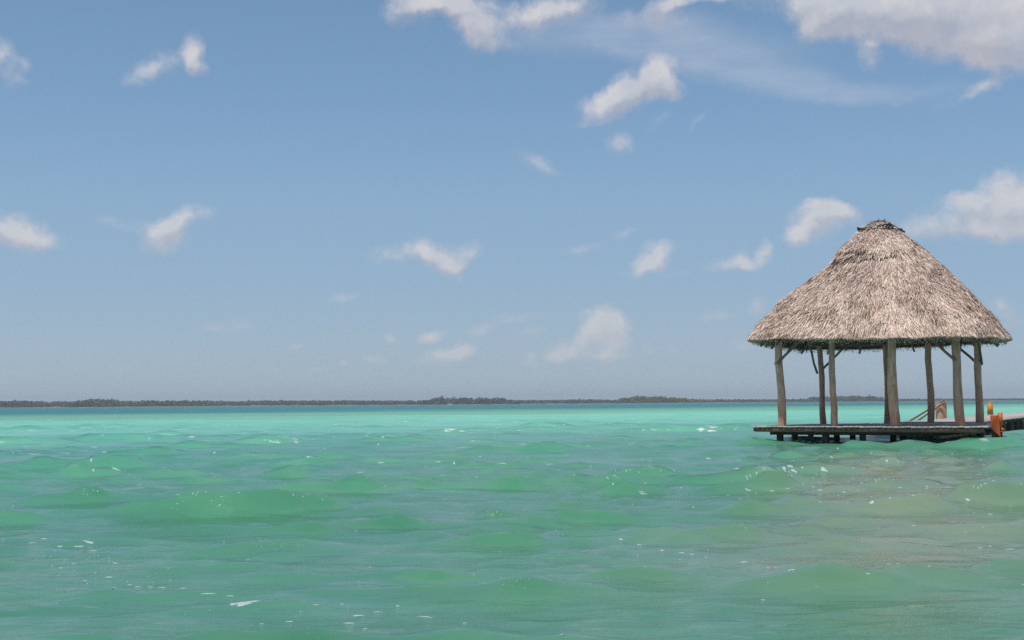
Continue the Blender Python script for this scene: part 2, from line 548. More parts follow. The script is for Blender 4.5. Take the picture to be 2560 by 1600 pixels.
c = t.mix(1.0, c, t.ramp(drift, [(.3, (.80, .88, .90)), (.7, (1.18, 1.08, 1.06))]), 'MULTIPLY')
patchy = t.noise(t.vec('MULTIPLY', pos, (.5, 1.1, 0)), 1.0, 5, .65)
c = t.mix(1.0, c, t.ramp(patchy, [(.3, (.80, .86, .86)), (.7, (1.2, 1.10, 1.12))]), 'MULTIPLY')
# stirred-up sand on the shallows in front of the deck
cx = t.math('SUBTRACT', sp.outputs[0], t.math('MULTIPLY', sp.outputs[1], .29))
silt = t.math('MULTIPLY', t.mapr(t.math('ABSOLUTE', t.math('ADD', cx, t.math('MULTIPLY', mid, 2.5))), 0.3, 2.9, 1, 0, True), t.math('MULTIPLY', t.mapr(sp.outputs[1], 7, 12, 0, 1, True), t.mapr(sp.outputs[1], 27, 35, 1, 0, True)))
silt = t.math('MULTIPLY', silt, t.mapr(patchy, .3, .65, .45, .9))
c = t.mix(t.math('MULTIPLY', silt, .8), c, (.30, .305, .225))
foam_n = t.noise(t.vec('MULTIPLY', pos, (2.2, 4.5, 2)), 1.0, 6, .7)
cr = t.n('ShaderNodeAttribute', attribute_name='crest').outputs['Fac']
far_cap_glint = t.math('MULTIPLY', t.mapr(t.noise(t.vec('MULTIPLY', pos, (.30, .55, 0)), 1.0, 6, .78), .615, .66), t.mapr(sp.outputs[1], 22, 50, 0, 1))  # distant whitecaps, with sun glints painted in as the same white
dash = t.math('MULTIPLY', t.mapr(t.noise(t.vec('MULTIPLY', pos, (2.0, 3.4, 0)), 1.0, 2, .5), .69, .73), t.math('MULTIPLY', t.mapr(t.noise(t.vec('MULTIPLY', pos, (.10, .26, 0)), 1.0, 3, .6), .44, .58), t.mapr(sp.outputs[1], 14, 24)))  # short white dashes: foam flecks and glints put into the water colour
cap = t.math('MULTIPLY', t.math('MULTIPLY', t.mapr(cr, .30, .55), t.mapr(foam_n, .52, .66)), t.mapr(sp.outputs[1], 18, 30))
foam_glint = t.math('MAXIMUM', t.math('MAXIMUM', cap, dash), t.math('MULTIPLY', far_cap_glint, t.mapr(foam_n, .42, .6)))
c = t.mix(foam_glint, c, (.80, .82, .80))
# ripples too small to resolve far out act as roughness
lod = t.mapr(t.math('LOGARITHM', t.math('MAXIMUM', sp.outputs[1], 2.0), 10.0), 1.0, 2.2, .05, .25)
h = t.math('ADD', t.math('MULTIPLY', t.noise(t.vec('MULTIPLY', pos, (2.6, 7.5, 6)), 1.0, 5, .62, .3), t.mapr(t.noise(t.vec('MULTIPLY', pos, (.45, .9, 0)), 1.0, 3, .6), .35, .65, .35, 1.6)), t.math('MULTIPLY', t.noise(t.vec('MULTIPLY', pos, (1.2, 2.2, 1)), 1.0, 3, .55), t.mapr(sp.outputs[1], 40, 160, 0, 18)))
bp = t.n('ShaderNodeBump')
bp.inputs['Strength'].default_value = 1.0
bp.inputs['Distance'].default_value = .017
t.link(h, bp.inputs['Height'])
nrm = bp.outputs[0]
# light coming back out of the water has been scattered in its depth and hardly follows the small facets
dn = t.vec('NORMALIZE', t.vec('ADD', t.vec('SCALE', geo.outputs['Normal'], scale=.2), (0, 0, .8)))
t.t.nodes.remove(b)
df = t.n('ShaderNodeBsdfDiffuse')
t.link(c, df.inputs['Color'])
t.link(dn, df.inputs['Normal'])
gl = t.n('ShaderNodeBsdfGlossy')
t.link(lod, gl.inputs['Roughness'])
t.link(nrm, gl.inputs['Normal'])
fr = t.n('ShaderNodeFresnel')
fr.inputs['IOR'].default_value = 1.52
t.link(nrm, fr.inputs['Normal'])
# a ruffled sheet seen at a glance never mirrors more than this: facets turned away hide one another
cap_f = t.mapr(t.math('LOGARITHM', t.math('MAXIMUM', sp.outputs[1], 2.0), 10.0), 1.0, 2.1, .9, .31)
fac = t.math('MULTIPLY', t.math('MINIMUM', fr.outputs[0], cap_f), t.math('SUBTRACT', 1.0, t.math('MULTIPLY', foam_glint, .9)))
mx = t.n('ShaderNodeMixShader')
t.link(fac, mx.inputs[0])
t.link(df.outputs[0], mx.inputs[1])
t.link(gl.outputs[0], mx.inputs[2])
om = [n_ for n_ in t.t.nodes if n_.type == 'OUTPUT_MATERIAL'][0]
t.link(mx.outputs[0], om.inputs['Surface'])
M_water = m
o = link('water', me, None, M_water)
tag(o, 'choppy turquoise lagoon water', None, None, 'structure')
_w = o

# ------------------------------------------------------------------ pavilion frame of reference
ANG = math.radians(-27)
CX, CY = 11.64, 41.44
cu, su = math.cos(ANG), math.sin(ANG)
DECK = .345


def to_world(u, v, z=0):
    return Vector((CX + u * cu - v * su, CY + u * su + v * cu, z))


def deck_z(u, v):
    return DECK + .03 * (u / 3.3) * max(0, (v + 2.9) / 5.8)


# ------------------------------------------------------------------ deck
deck = empty('wooden_deck', (CX, CY, 0), ANG, 'square grey plank deck on dark piles under the thatched pavilion', 'deck')
ND = 42
for i in range(ND):
    f0, f1 = i / ND, (i + 1) / ND
    gap = .012
    ua0, ua1 = -3.40 + 6.86 * f0 + gap / 2, -3.40 + 6.86 * f1 - gap / 2
    ub0, ub1 = -3.40 + 6.50 * f0 + gap / 2, -3.40 + 6.50 * f1 - gap / 2
    va = -2.98 + random.uniform(-.045, .03)
    vb = 2.98 + random.uniform(-.06, .06)
    za, zb = deck_z(ua0, va) + random.uniform(-.006, .008), deck_z(ub0, vb) + random.uniform(-.006, .008)
    lo = [(ua0, va, za - .035), (ua1, va, za - .035), (ub1, vb, zb - .035), (ub0, vb, zb - .035)]
    hi = [(ua0, va, za), (ua1, va, za + random.uniform(-.003, .003)), (ub1, vb, zb), (ub0, vb, zb)]
    MB().prism(lo, hi).build('plank', M_plank, deck)
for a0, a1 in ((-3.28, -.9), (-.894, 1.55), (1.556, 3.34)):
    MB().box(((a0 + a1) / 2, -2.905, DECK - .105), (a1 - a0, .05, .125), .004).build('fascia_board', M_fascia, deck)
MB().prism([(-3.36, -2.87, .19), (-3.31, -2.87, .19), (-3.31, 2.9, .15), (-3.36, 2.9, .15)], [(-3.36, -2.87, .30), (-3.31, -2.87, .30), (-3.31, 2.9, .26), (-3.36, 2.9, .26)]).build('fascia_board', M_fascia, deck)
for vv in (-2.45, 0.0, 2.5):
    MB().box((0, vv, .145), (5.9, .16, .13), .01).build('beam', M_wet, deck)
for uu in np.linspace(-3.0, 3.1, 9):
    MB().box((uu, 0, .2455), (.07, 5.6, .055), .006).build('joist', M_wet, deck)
k = 0
for vv in (-2.45, 0.0, 2.5):
    for uu in (-2.75, -1.35, .05, 1.45, 2.85):
        uj, vj = uu + random.uniform(-.22, .22), vv + random.uniform(-.06, .06)
        if vv == -2.45 and uu == 1.45:
            continue
        r = random.uniform(.095, .13)
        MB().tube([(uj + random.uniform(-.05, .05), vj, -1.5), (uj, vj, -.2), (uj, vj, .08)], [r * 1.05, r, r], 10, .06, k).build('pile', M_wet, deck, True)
        k += 1
# a loose brace plank slanting under the right end of the deck
MB().prism([(2.05, -2.6, -.02), (2.05, -2.56, -.02), (3.2, -2.56, .155), (3.2, -2.6, .155)], [(2.05, -2.6, .07), (2.05, -2.56, .07), (3.2, -2.56, .195), (3.2, -2.6, .195)]).build('brace', M_fascia, deck)

# ------------------------------------------------------------------ pier
pier = empty('wooden_pier', (CX, CY, 0), ANG, 'long sunlit plank pier running from the deck to the right', 'pier')
PU0, PU1 = -.30, 2.25
v = 3.06
while v < 44:
    wd = random.uniform(.17, .21)
    z = DECK + .018 + random.uniform(-.008, .008)
    a, b_ = PU0 + random.uniform(-.05, .05), PU1 + random.uniform(-.09, .07)
    MB().box(((a + b_) / 2, v + wd / 2, z - .0175), (b_ - a, wd - .015, .035), .005).build('plank', M_cross, pier)
    v += wd
for uu in (PU0 + .22, PU1 - .22):
    MB().box((uu, 23.5, .27), (.12, 41, .12)).build('beam', M_wet, pier)
k = 0
for vv in np.arange(5.0, 44, 2.1):
    for uu in (PU0 + .1, PU1 - .1):
        uj, vj = uu + random.uniform(-.05, .05), vv + random.uniform(-.25, .25)
        r = random.uniform(.09, .13)
        MB().tube([(uj, vj, -1.5), (uj, vj, -.1), (uj, vj, .205)], [r, r, r], 9, .06, 50 + k).build('pile', M_wet, pier, True)
        k += 1

# ------------------------------------------------------------------ pavilion
ZE, ZT, A = 2.93, 6.64, 3.66
pav = empty('thatched_pavilion', (CX, CY, DECK), ANG, 'open pavilion with conical grey palm thatch roof on eight rough posts', 'pavilion')


def W2L(z):
    return z - DECK


POSTS = [  # u, v, radius, sway, label
    (-2.65, -2.40, .115, (.05, .02)), (-1.03, -2.40, .095, (.02, -.02)), (.72, -2.42, .135, (.05, .03)), (2.52, -2.38, .125, (.10, 0)),
    (-2.55, 2.25, .095, (.09, .02)), (-.36, 2.40, .10, (-.02, .03)), (.98, 2.45, .105, (.02, -.02)), (2.52, 2.40, .115, (-.02, .02))]
HB = 3.02
for k, (u, v, r, (swx, swy)) in enumerate(POSTS):
    rr = random.Random(k + 3)
    pts, rad = [], []
    z0 = deck_z(u, v) + .003
    top = HB - .06
    for j in range(11):
        f = j / 10
        pts.append((u + swx * (1 - f) + .022 * math.sin(f * 6 + k) + rr.uniform(-.008, .008), v + swy * (1 - f) + rr.uniform(-.008, .008), W2L(z0 + f * (top - z0))))
        rad.append(r * (1.10 - .16 * f + .04 * math.sin(f * 9 + k * 2) + rr.uniform(-.02, .02)))
    MB().tube(pts, rad, 12, .05, k).build('post', M_post, pav, True)


def pole(name, a, b, r0, r1, mat=M_rafter, seed=0, par=None, n=8):
    a, b = Vector(a), Vector(b)
    ln = (b - a).length
    o = MB().tube([(0, 0, 0), (ln * .33, .012 * ln * math.sin(seed), .01 * ln * math.cos(seed * 2)), (ln * .66, .012 * ln * math.cos(seed), 0), (ln, 0, 0)], [r0, r0 * .95, (r0 + r1) / 2, r1], n, .06, seed).build(name, mat, par or pav, True)
    o.location = a
    o.rotation_euler = (b - a).to_track_quat('X', 'Z').to_euler()
    return o


# knee braces of the four corner posts
braces = [(-2.65, -2.40, 1, 0, .80), (-2.65, -2.40, 0, 1, .80), (2.52, -2.38, -1, 0, .80), (2.52, -2.38, 0, 1, .72),
          (-2.55, 2.25, 1, 0, .95), (-2.55, 2.25, 0, -1, 1.0), (2.52, 2.40, -1, 0, .85), (2.52, 2.40, 0, -1, .8)]
for k, (u, v, du, dv, ln) in enumerate(braces):
    ou, ov = -dv * .14 if du == 0 else -du * .03, (.13 if v > 0 else -.13) * abs(du) - dv * .03
    sgn = 1 if u > 0 else -1
    if du == 0:
        ou = sgn * .105
    pole('brace', (u + ou, v + ov, W2L(HB - .78 * ln / .8)), (u + ou + du * ln * 1.05, v + ov + dv * ln * 1.05, W2L(HB + .03)), .042, .036, M_rafter, k)
# wall plates and purlins
for vv in (-2.40, 2.40):
    pole('ring_beam', (-3.0, vv, W2L(HB)), (3.0, vv, W2L(HB)), .075, .07, M_rafter, 21 + vv)
for uu in (-2.62, 2.62):
    pole('ring_beam', (uu, -2.9, W2L(HB + .13)), (uu, 2.9, W2L(HB + .13)), .075, .07, M_rafter, 31 + uu)

# roof profile: share of the height from the top -> share of the half width
PH = np.array([0, .02, .06, .25, .42, .67, .81, .93, 1.0])
PWD = np.array([.06, .10, .145, .342, .495, .745, .866, .955, 1.0])


def roof_pt(th, h, off=0.0):
    """point on the thatch surface (local), th azimuth, h 0 top .. 1 eave; off outward"""
    w = np.interp(h, PH, PWD)
    n = 2.4 + 2.4 * np.clip(h, 0, 1)
    r = A * w / (np.abs(np.cos(th)) ** n + np.abs(np.sin(th)) ** n) ** (1 / n)
    lump = .035 * np.sin(3 * th + 5 * h) + .035 * np.sin(7 * th - 9 * h + 1) + .03 * np.sin(13 * th + 17 * h) * np.sin(19 * h + 3 * th) + .018 * np.sin(29 * th - 31 * h)
    r = r + lump * np.clip(h * 2, 0, 1) + off * .66
    sag = .05 * np.sin(2 * th + .6) * h
    z = ZT - h * (ZT - ZE) + off * .75 + sag
    return np.stack([r * np.cos(th) + np.interp(h, (0, .25, .42, .67, 1), (-.03, .08, .08, -.02, -.09)), r * np.sin(th) + .04, z - DECK], -1)


nt, nh = 96, 28
th = np.linspace(0, 2 * np.pi, nt, endpoint=False)
hs = np.linspace(0, 1, nh)
TH, HH = np.meshgrid(th, hs)
outer = roof_pt(TH, HH, 0)
inner = roof_pt(TH, np.clip(HH, 0, .94), -.30)
V = np.concatenate([outer.reshape(-1, 3), inner.reshape(-1, 3)])
q = []
for a in range(nh - 1):
    for i in range(nt):
        j = (i + 1) % nt
        q.append((a * nt + i, (a + 1) * nt + i, (a + 1) * nt + j, a * nt + j))
        o_ = nh * nt
        q.append((o_ + a * nt + i, o_ + a * nt + j, o_ + (a + 1) * nt + j, o_ + (a + 1) * nt + i))
for i in range(nt):
    j = (i + 1) % nt
    a = nh - 1
    q.append((a * nt + i, nh * nt + a * nt + i, nh * nt + a * nt + j, a * nt + j))
    q.append((i, j, nh * nt + j, nh * nt + i))
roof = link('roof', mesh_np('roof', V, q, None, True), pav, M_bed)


def strands(th, h, length, width, lift, off, yaw, seed, down=0.0):
    """ribbons lying down the slope; returns verts and quads"""
    r = np.random.default_rng(seed)
    n = len(th)
    p = roof_pt(th, h, off)
    e = 1e-3
    pd = roof_pt(th, np.minimum(h + e, 1.0), off) - roof_pt(th, np.minimum(h + e, 1.0) - e, off)
    pd /= np.linalg.norm(pd, axis=1, keepdims=True)
    tg = roof_pt(th + e, h, off) - p
    tg /= np.linalg.norm(tg, axis=1, keepdims=True)
    nm = np.cross(pd, tg)
    nm /= np.linalg.norm(nm, axis=1, keepdims=True)
    nm *= np.sign(nm[:, 2:3])
    d = pd * np.cos(yaw)[:, None] + tg * np.sin(yaw)[:, None]
    s = np.cross(nm, d)
    roll = r.normal(0, .55, n)
    s = s * np.cos(roll)[:, None] + nm * np.sin(roll)[:, None]
    L, Wd, Lf = length[:, None], width[:, None], lift[:, None]
    a = p + nm * .01
    b_ = p + d * L * .55 + nm * (Lf * .8 + .012)
    c_ = p + d * L + nm * Lf - np.array([0, 0, 1]) * np.asarray(down).reshape(-1, 1)
    V = np.stack([a - s * Wd * .4, a + s * Wd * .4, b_ + s * Wd * .5, b_ - s * Wd * .5, c_ + s * Wd * .28, c_ - s * Wd * .28], 1)
    base = (np.arange(n) * 6)[:, None]
    Q = np.concatenate([base + np.array([[0, 1, 2, 3]]), base + np.array([[3, 2, 4, 5]])], 0)
    return V.reshape(-1, 3), Q


def nz(th, h, s):
    return np.sin(3.1 * th * s + 4 * h + s) * .5 + np.sin(7.3 * th - 11 * h * s + 2 * s) * .3 + np.sin(17 * th + 23 * h + s) * .2


SL = 5.2        # length of the slope


def cut(h, ln):
    return np.minimum(ln, np.maximum(.03, (1.004 - h) * SL))


parts = []
N = 125000
hh = np.sqrt(rng.uniform(.0, 1.0, N))
tt = rng.uniform(0, 2 * np.pi, N)
edge = .285 + .018 * nz(tt, 0 * hh, 1.7)
torn = np.clip(-.65 + np.cos(tt - math.radians(-118)) * 1.6 + .35 * nz(tt, hh * 0, 1.1), 0, 1)     # the seam gapes most on the left front
gap = (hh > edge) & (hh < edge + .012 + .070 * torn) & (torn > .05) & (rng.uniform(0, 1, N) < .92)
hh, tt = hh[~gap], tt[~gap]
n = len(hh)
clump = nz(tt, hh, 2.0) + .6 * np.sin(41 * tt + 31 * hh) * np.sin(57 * hh - 23 * tt)
yaw = rng.normal(0, .18, n) + .20 * np.sin(9 * tt + 13 * hh) * np.sin(21 * hh + 5 * tt)
parts.append(strands(tt, hh, cut(hh, rng.uniform(.10, .30, n)), rng.uniform(.008, .024, n), np.abs(rng.normal(.018, .018, n)) + .022 * np.clip(clump, 0, 1), np.zeros(n), yaw, 1))
# longer weathered fronds lying over the short ends
n = 17000
hl = np.sqrt(rng.uniform(.1, .9, n))
tl = rng.uniform(0, 2 * np.pi, n)
ok = np.sin(6 * tl + 17 * hl) + np.sin(15 * tl - 23 * hl + 2) + rng.normal(0, .5, n) > .2
e_l = .285 + .018 * nz(tl, 0 * hl, 1.7)
t_l = np.clip(-.65 + np.cos(tl - math.radians(-118)) * 1.6 + .35 * nz(tl, hl * 0, 1.1), 0, 1)
ok &= ~((hl > e_l - .07) & (hl < e_l + .02 + .07 * t_l) & (t_l > .05))
hl, tl = hl[ok], tl[ok]
n = len(hl)
parts.append(strands(tl, hl, cut(hl, rng.uniform(.24, .46, n)), rng.uniform(.010, .024, n), np.abs(rng.normal(.035, .025, n)), np.full(n, .008), rng.normal(0, .16, n) + .22 * np.sin(9 * tl + 13 * hl), 7))
# upper cap layer, its ragged lower edge standing proud of the courses below
n = 15000
h2 = .285 * np.sqrt(rng.uniform(.02, 1, n))
t2 = rng.uniform(0, 2 * np.pi, n)
tr = np.clip(-.55 + np.cos(t2 - math.radians(-118)) * 1.6 + .35 * nz(t2, h2 * 0, 1.1), .05, 1)
h2 = np.clip(h2 + .018 * nz(t2, 0 * h2, 1.7) * (h2 / .285) - .03, 0, .33)
parts.append(strands(t2, h2, rng.uniform(.10, .26, n), rng.uniform(.010, .026, n), np.abs(rng.normal(.02, .02, n)) * (.5 + tr), .005 + .075 * tr * h2 / .285, rng.normal(0, .3, n), 2))
# proud tufts in loose courses
n = 12000
lev = rng.choice([.42, .55, .66, .77, .87], n)
t3 = rng.uniform(0, 2 * np.pi, n)
sel = (np.sin(5 * t3 + lev * 40) + np.sin(11 * t3 - lev * 25)) > .75
t3, lev = t3[sel], lev[sel]
n = len(t3)
lev = lev + .025 * nz(t3, lev, 3.0) + rng.normal(0, .016, n)
parts.append(strands(t3, lev, rng.uniform(.12, .26, n), rng.uniform(.010, .028, n), np.abs(rng.normal(.05, .03, n)), np.full(n, .01), rng.normal(0, .4, n), 3))
# eave edge: thick bundle of cut ends
n = 26000
t4 = rng.uniform(0, 2 * np.pi, n)
h4 = rng.uniform(.91, .995, n)
off4 = rng.uniform(-.22, .02, n)
nick = (h4 > .945) & (np.abs(t4 + .70 + .03 * np.sin(90 * h4)) < .035) & (off4 > -.12)
h4 = np.where(nick, .925, h4)
ragged = .035 * nz(t4, h4 * 0, 4)
parts.append(strands(t4, h4, np.minimum(rng.uniform(.12, .26, n), np.maximum(.02, (1.003 + np.minimum(off4, 0) * .2 - h4) * SL + ragged)), rng.uniform(.010, .024, n), rng.normal(0.0, .012, n), off4, rng.normal(0, .14, n), 4))
Vs, Qs, o_ = [], [], 0
for V, Q in parts:
    Vs.append(V)
    Qs.append(Q + o_)
    o_ += len(V)
th_o = link('thatch', mesh_np('thatch', np.concatenate(Vs), np.concatenate(Qs)), pav, M_thatch)
tag(th_o, kind='stuff')
# leaves seen from below and the loose fringe at the far corner
n = 9000
t5 = rng.uniform(0, 2 * np.pi, n)
h5 = rng.uniform(.5, .925, n)
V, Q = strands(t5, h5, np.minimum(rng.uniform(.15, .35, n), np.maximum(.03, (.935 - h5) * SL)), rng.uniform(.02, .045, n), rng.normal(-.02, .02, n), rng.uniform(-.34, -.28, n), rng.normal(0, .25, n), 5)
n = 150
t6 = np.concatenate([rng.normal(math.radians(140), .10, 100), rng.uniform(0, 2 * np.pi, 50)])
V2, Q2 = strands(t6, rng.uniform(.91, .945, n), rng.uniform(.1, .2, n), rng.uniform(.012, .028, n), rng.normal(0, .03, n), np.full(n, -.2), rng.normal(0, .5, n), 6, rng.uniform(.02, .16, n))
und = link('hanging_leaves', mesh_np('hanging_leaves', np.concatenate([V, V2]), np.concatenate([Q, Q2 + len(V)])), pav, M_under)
tag(und, kind='stuff')
# rafters and purlins under the thatch
k = 0
for i in range(24):
    a = 2 * math.pi * (i + .5) / 24
    lo = roof_pt(np.array(a), np.array(.965), -.40)
    hi = roof_pt(np.array(a), np.array(.05), -.36)
    pole('rafter', lo, hi, .038, .03, M_rafter, k, n=6)
    k += 1
for hp in (.9, .74, .55, .36):
    pts = [roof_pt(np.array(a), np.array(hp), -.33) for a in np.linspace(0, 2 * math.pi, 41)]
    MB().tube(pts, .022, 6, .05, k).build('purlin', M_rafter, pav, True)
    k += 1
# top of the roof: a straw bun held down by poles
n = 4200
t7 = rng.uniform(0, 2 * np.pi, n)
rad = np.sqrt(rng.uniform(0, 1, n)) * .40
p = np.stack([rad * np.cos(t7), rad * np.sin(t7), W2L(ZT) - .02 + .15 * (1 - (rad / .40) ** 2)], -1)
d = np.stack([np.cos(t7 + rng.normal(0, .6, n)), np.sin(t7 + rng.normal(0, .6, n)), -.75 * rad / .40 + rng.normal(0, .10, n)], -1)
sd_ = np.stack([-d[:, 1], d[:, 0], rng.normal(0, .15, n)], -1)
ln, wd = rng.uniform(.08, .24, n)[:, None], rng.uniform(.01, .03, n)[:, None]
V = np.stack([p - sd_ * wd / 2, p + sd_ * wd / 2, p + d * ln + sd_ * wd / 3, p + d * ln - sd_ * wd / 3], 1).reshape(-1, 3)
Q = (np.arange(n) * 4)[:, None] + np.array([[0, 1, 2, 3]])
bun = link('ridge_cap', mesh_np('ridge_cap', V, Q), pav, M_straw)
tag(bun, kind='stuff')
zc = W2L(ZT)
pole('ridge_pole', (-.60, -.44, zc - .17), (.42, -.50, zc - .06), .038, .034, M_wet, 3)
pole('ridge_pole', (.38, -.52, zc - .05), (.68, .42, zc - .22), .036, .03, M_wet, 5)
pole('ridge_pole', (-.5, .5, zc - .12), (.6, .5, zc - .12), .035, .03, M_wet, 7)
pole('ridge_pole', (-.58, -.5, zc - .12), (-.52, .55, zc - .12), .035, .03, M_wet, 9)
for k, (x, y) in enumerate(((-.02, -.1), (.12, .05))):
    pole('peg', (x, y, zc + .02), (x + .02, y, zc + .2), .012, .008, M_wet, k, n=6)

# ------------------------------------------------------------------ swim stair on the far side of the pier
st = empty('swim_stair', to_world(-.4, 13.4, 0), ANG, 'pole handrails between two stumps leading down from the pier into the water', 'stair rail')
zs = DECK + .02
MB().tube([(-.06, .55, -.8), (-.06, .55, zs), (-.04, .55, zs + .45), (-.02, .55, zs + .68)], [.17, .17, .15, .12], 11, .1, 1).build('stump', M_post, st, True)
MB().tube([(.0, -.35, -.8), (.0, -.35, zs), (-.02, -.35, zs + .4), (-.06, -.35, zs + .60)], [.19, .18, .16, .13], 11, .1, 2).build('stump', M_post, st, True)
pole('handrail', (-1.75, .36, .02), (.08, .36, 1.12), .045, .04, M_rail, 1, st)
pole('handrail', (-1.25, -.56, .03), (.22, -.56, 1.02), .042, .038, M_rail, 2, st)
for j in range(4):
    MB().box((-.30 - .36 * j, -.1, .22 - .2 * j), (.26, .9, .04), .01).build('tread', M_plank, st)

# ------------------------------------------------------------------ orange mooring posts
mp = empty('mooring_post', to_world(3.62, -2.72, 0), math.radians(-17), 'bright orange square timber bumper at the near right corner of the deck', 'mooring post')
# dark pile behind, painted boards in front
MB().tube([(.0, .02, -1.5), (.0, .02, -.1), (.01, .02, .50)], [.13, .125, .12], 10, .05, 5).build('pile', M_wet, mp, True)
MB().prism([(-.13, -.17, .30), (.09, -.17, .02), (.13, -.17, .05), (.13, -.13, .05), (.09, -.13, .02), (-.13, -.13, .30)][::1],
           [(-.15, -.17, .665), (.05, -.17, .645), (.07, -.17, .67), (.07, -.13, .67), (.05, -.13, .645), (-.15, -.13, .665)]).build('front_board', M_orange, mp)
MB().prism([(.075, -.13, .36), (.19, -.13, .38), (.19, .02, .38), (.075, .02, .36)], [(.06, -.13, .73), (.185, -.13, .745), (.185, .02, .745), (.06, .02, .73)]).build('side_board', M_orange2, mp)
MB().prism([(.135, -.15, .235), (.21, -.15, .19), (.21, -.02, .19), (.135, -.02, .235)], [(.135, -.15, .33), (.235, -.15, .28), (.235, -.02, .28), (.135, -.02, .33)]).build('cleat', M_orange, mp)
mp2 = empty('mooring_post', to_world(-.12, 26.0, 0), ANG, 'amber painted post standing far along the left edge of the sunlit pier', 'mooring post')
MB().prism([(-.13, -.1, DECK + .03), (.13, -.1, DECK + .03), (.13, .1, DECK + .03), (-.13, .1, DECK + .03)], [(-.11, -.09, .93), (.11, -.09, .95), (.11, .09, .95), (-.11, .09, .93)]).build('shaft', M_amber, mp2)
MB().prism([(-.12, -.1, .951), (.12, -.1, .951), (.12, .1, .951), (-.12, .1, .951)], [(-.07, -.06, .985), (.07, -.06, .985), (.07, .06, .985), (-.07, .06, .985)]).build('cap', M_amber, mp2)

# ------------------------------------------------------------------ far shore
m, t, b = new_mat('shore_sand')
t.link(t.ramp(t.noise(t.n('ShaderNodeNewGeometry').outputs['Position'], .05, 4), [(.35, (.10, .10, .07)), (.65, (.24, .23, .18))]), b.inputs['Base Color'])
b.inputs['Roughness'].default_value = .95
M_sand = m


def leaf_mat(name, dark, light, tipc):
    m, t, b = new_mat(name)
    g = t.n('ShaderNodeNewGeometry')
    n_ = t.noise(g.outputs['Position'], .035, 3, .6)
    c = t.ramp(t.math('ADD', t.math('MULTIPLY', g.outputs['Random Per Island'], .5), t.math('MULTIPLY', n_, .6)), [(.2, dark), (.6, light), (.95, tipc)])
    t.link(c, b.inputs['Base Color'])
    b.inputs['Roughness'].default_value = .8
    b.inputs['Specular IOR Level'].default_value = .2
    return m


M_forest = leaf_mat('forest_leaves', (.035, .060, .030), (.075, .11, .050), (.12, .14, .07))
M_mangrove = leaf_mat('mangrove_leaves', (.05, .08, .02), (.125, .16, .04), (.20, .19, .06))
M_scrub = leaf_mat('scrub_leaves', (.05, .045, .022), (.10, .085, .04), (.17, .14, .07))


def shore_y(x):
    return 1400 + .35 * x + 14 * math.sin(x * .006) + 6 * math.sin(x * .021 + 1)


xs = np.linspace(-1300, 1350, 240)
prof = [(0, -.8), (5, .12), (14, .35), (60, .8), (500, 2.0), (2600, 2.0)]
V, q = [], []
for x in xs:
    y0 = shore_y(x)
    for dy_, z in prof:
        V.append((x, y0 + dy_, z + .1 * math.sin(x * .05 + dy_)))
m_ = len(prof)
for i in range(len(xs) - 1):
    for j in range(m_ - 1):
        q.append((i * m_ + j, (i + 1) * m_ + j, (i + 1) * m_ + j + 1, i * m_ + j + 1))
o = link('far_shore', mesh_np('far_shore', V, q, None, True), None, M_sand)
tag(o, 'low sandy far shore of the lagoon', None, None, 'structure')


def clumps(cent, size, per, seed, leaf):
    """crowns as clouds of leaf-sprays: cent (n,3) crown centres, size (n,3) half extents"""
    r = np.random.default_rng(seed)
    n = len(cent)
    d = r.normal(0, 1, (n, per, 3))
    d /= np.linalg.norm(d, axis=2, keepdims=True)
    rad = r.uniform(.45, 1.0, (n, per, 1)) ** .6 * (1 + .25 * np.sin(d[:, :, :1] * 5 + d[:, :, 2:] * 7))
    p = (cent[:, None, :] + d * rad * size[:, None, :]).reshape(-1, 3)
    N_ = len(p)
    a = r.normal(0, 1, (N_, 3))
    a /= np.linalg.norm(a, axis=1, keepdims=True)
    b_ = np.cross(a, r.normal(0, 1, (N_, 3)))
    b_ /= np.linalg.norm(b_, axis=1, keepdims=True)
    s = (r.uniform(.6, 1.4, N_) * leaf)[:, None]
    V = np.stack([p - a * s, p + b_ * s * .7, p + a * s, p - b_ * s * .7], 1).reshape(-1, 3)
    Q = (np.arange(N_) * 4)[:, None] + np.array([[0, 1, 2, 3]])
    return V, Q


def wood_mass(name, x0, x1, off0, off1, h0, h1, n, per, leaf, mat, seed, taper=True, wide=3.5):
    r = np.random.default_rng(seed)
    x = r.uniform(x0, x1, n)
    f = (x - x0) / (x1 - x0)
    env = np.clip(np.minimum(f, 1 - f) * 5, .25, 1) ** .7 if taper else np.ones(n)
    y = np.array([shore_y(v) for v in x]) + r.uniform(off0, off1, n)
    H = (np.clip(1 - .00085 * x, .32, 1.6) if not taper else 1) * (r.uniform(h0, h1, n) + (h1 - h0) * .5 * np.sin(x * .05 + seed) * np.sin(x * .013 + 2 * seed)) * env
    H = np.maximum(H, .8)
    lay = r.uniform(.25, .8, n)
    cent = np.stack([x, y, .5 + H * lay], -1)
    size = np.stack([r.uniform(.6, 1.3, n) * wide, r.uniform(.6, 1.3, n) * wide, H * np.minimum(lay, 1 - lay) + .3 * H * .5], -1)
    V, Q = clumps(cent, size, per, seed, leaf)
    V[:, 2] = np.maximum(V[:, 2], .0)
    return link(name, mesh_np(name, V, Q), None, mat)


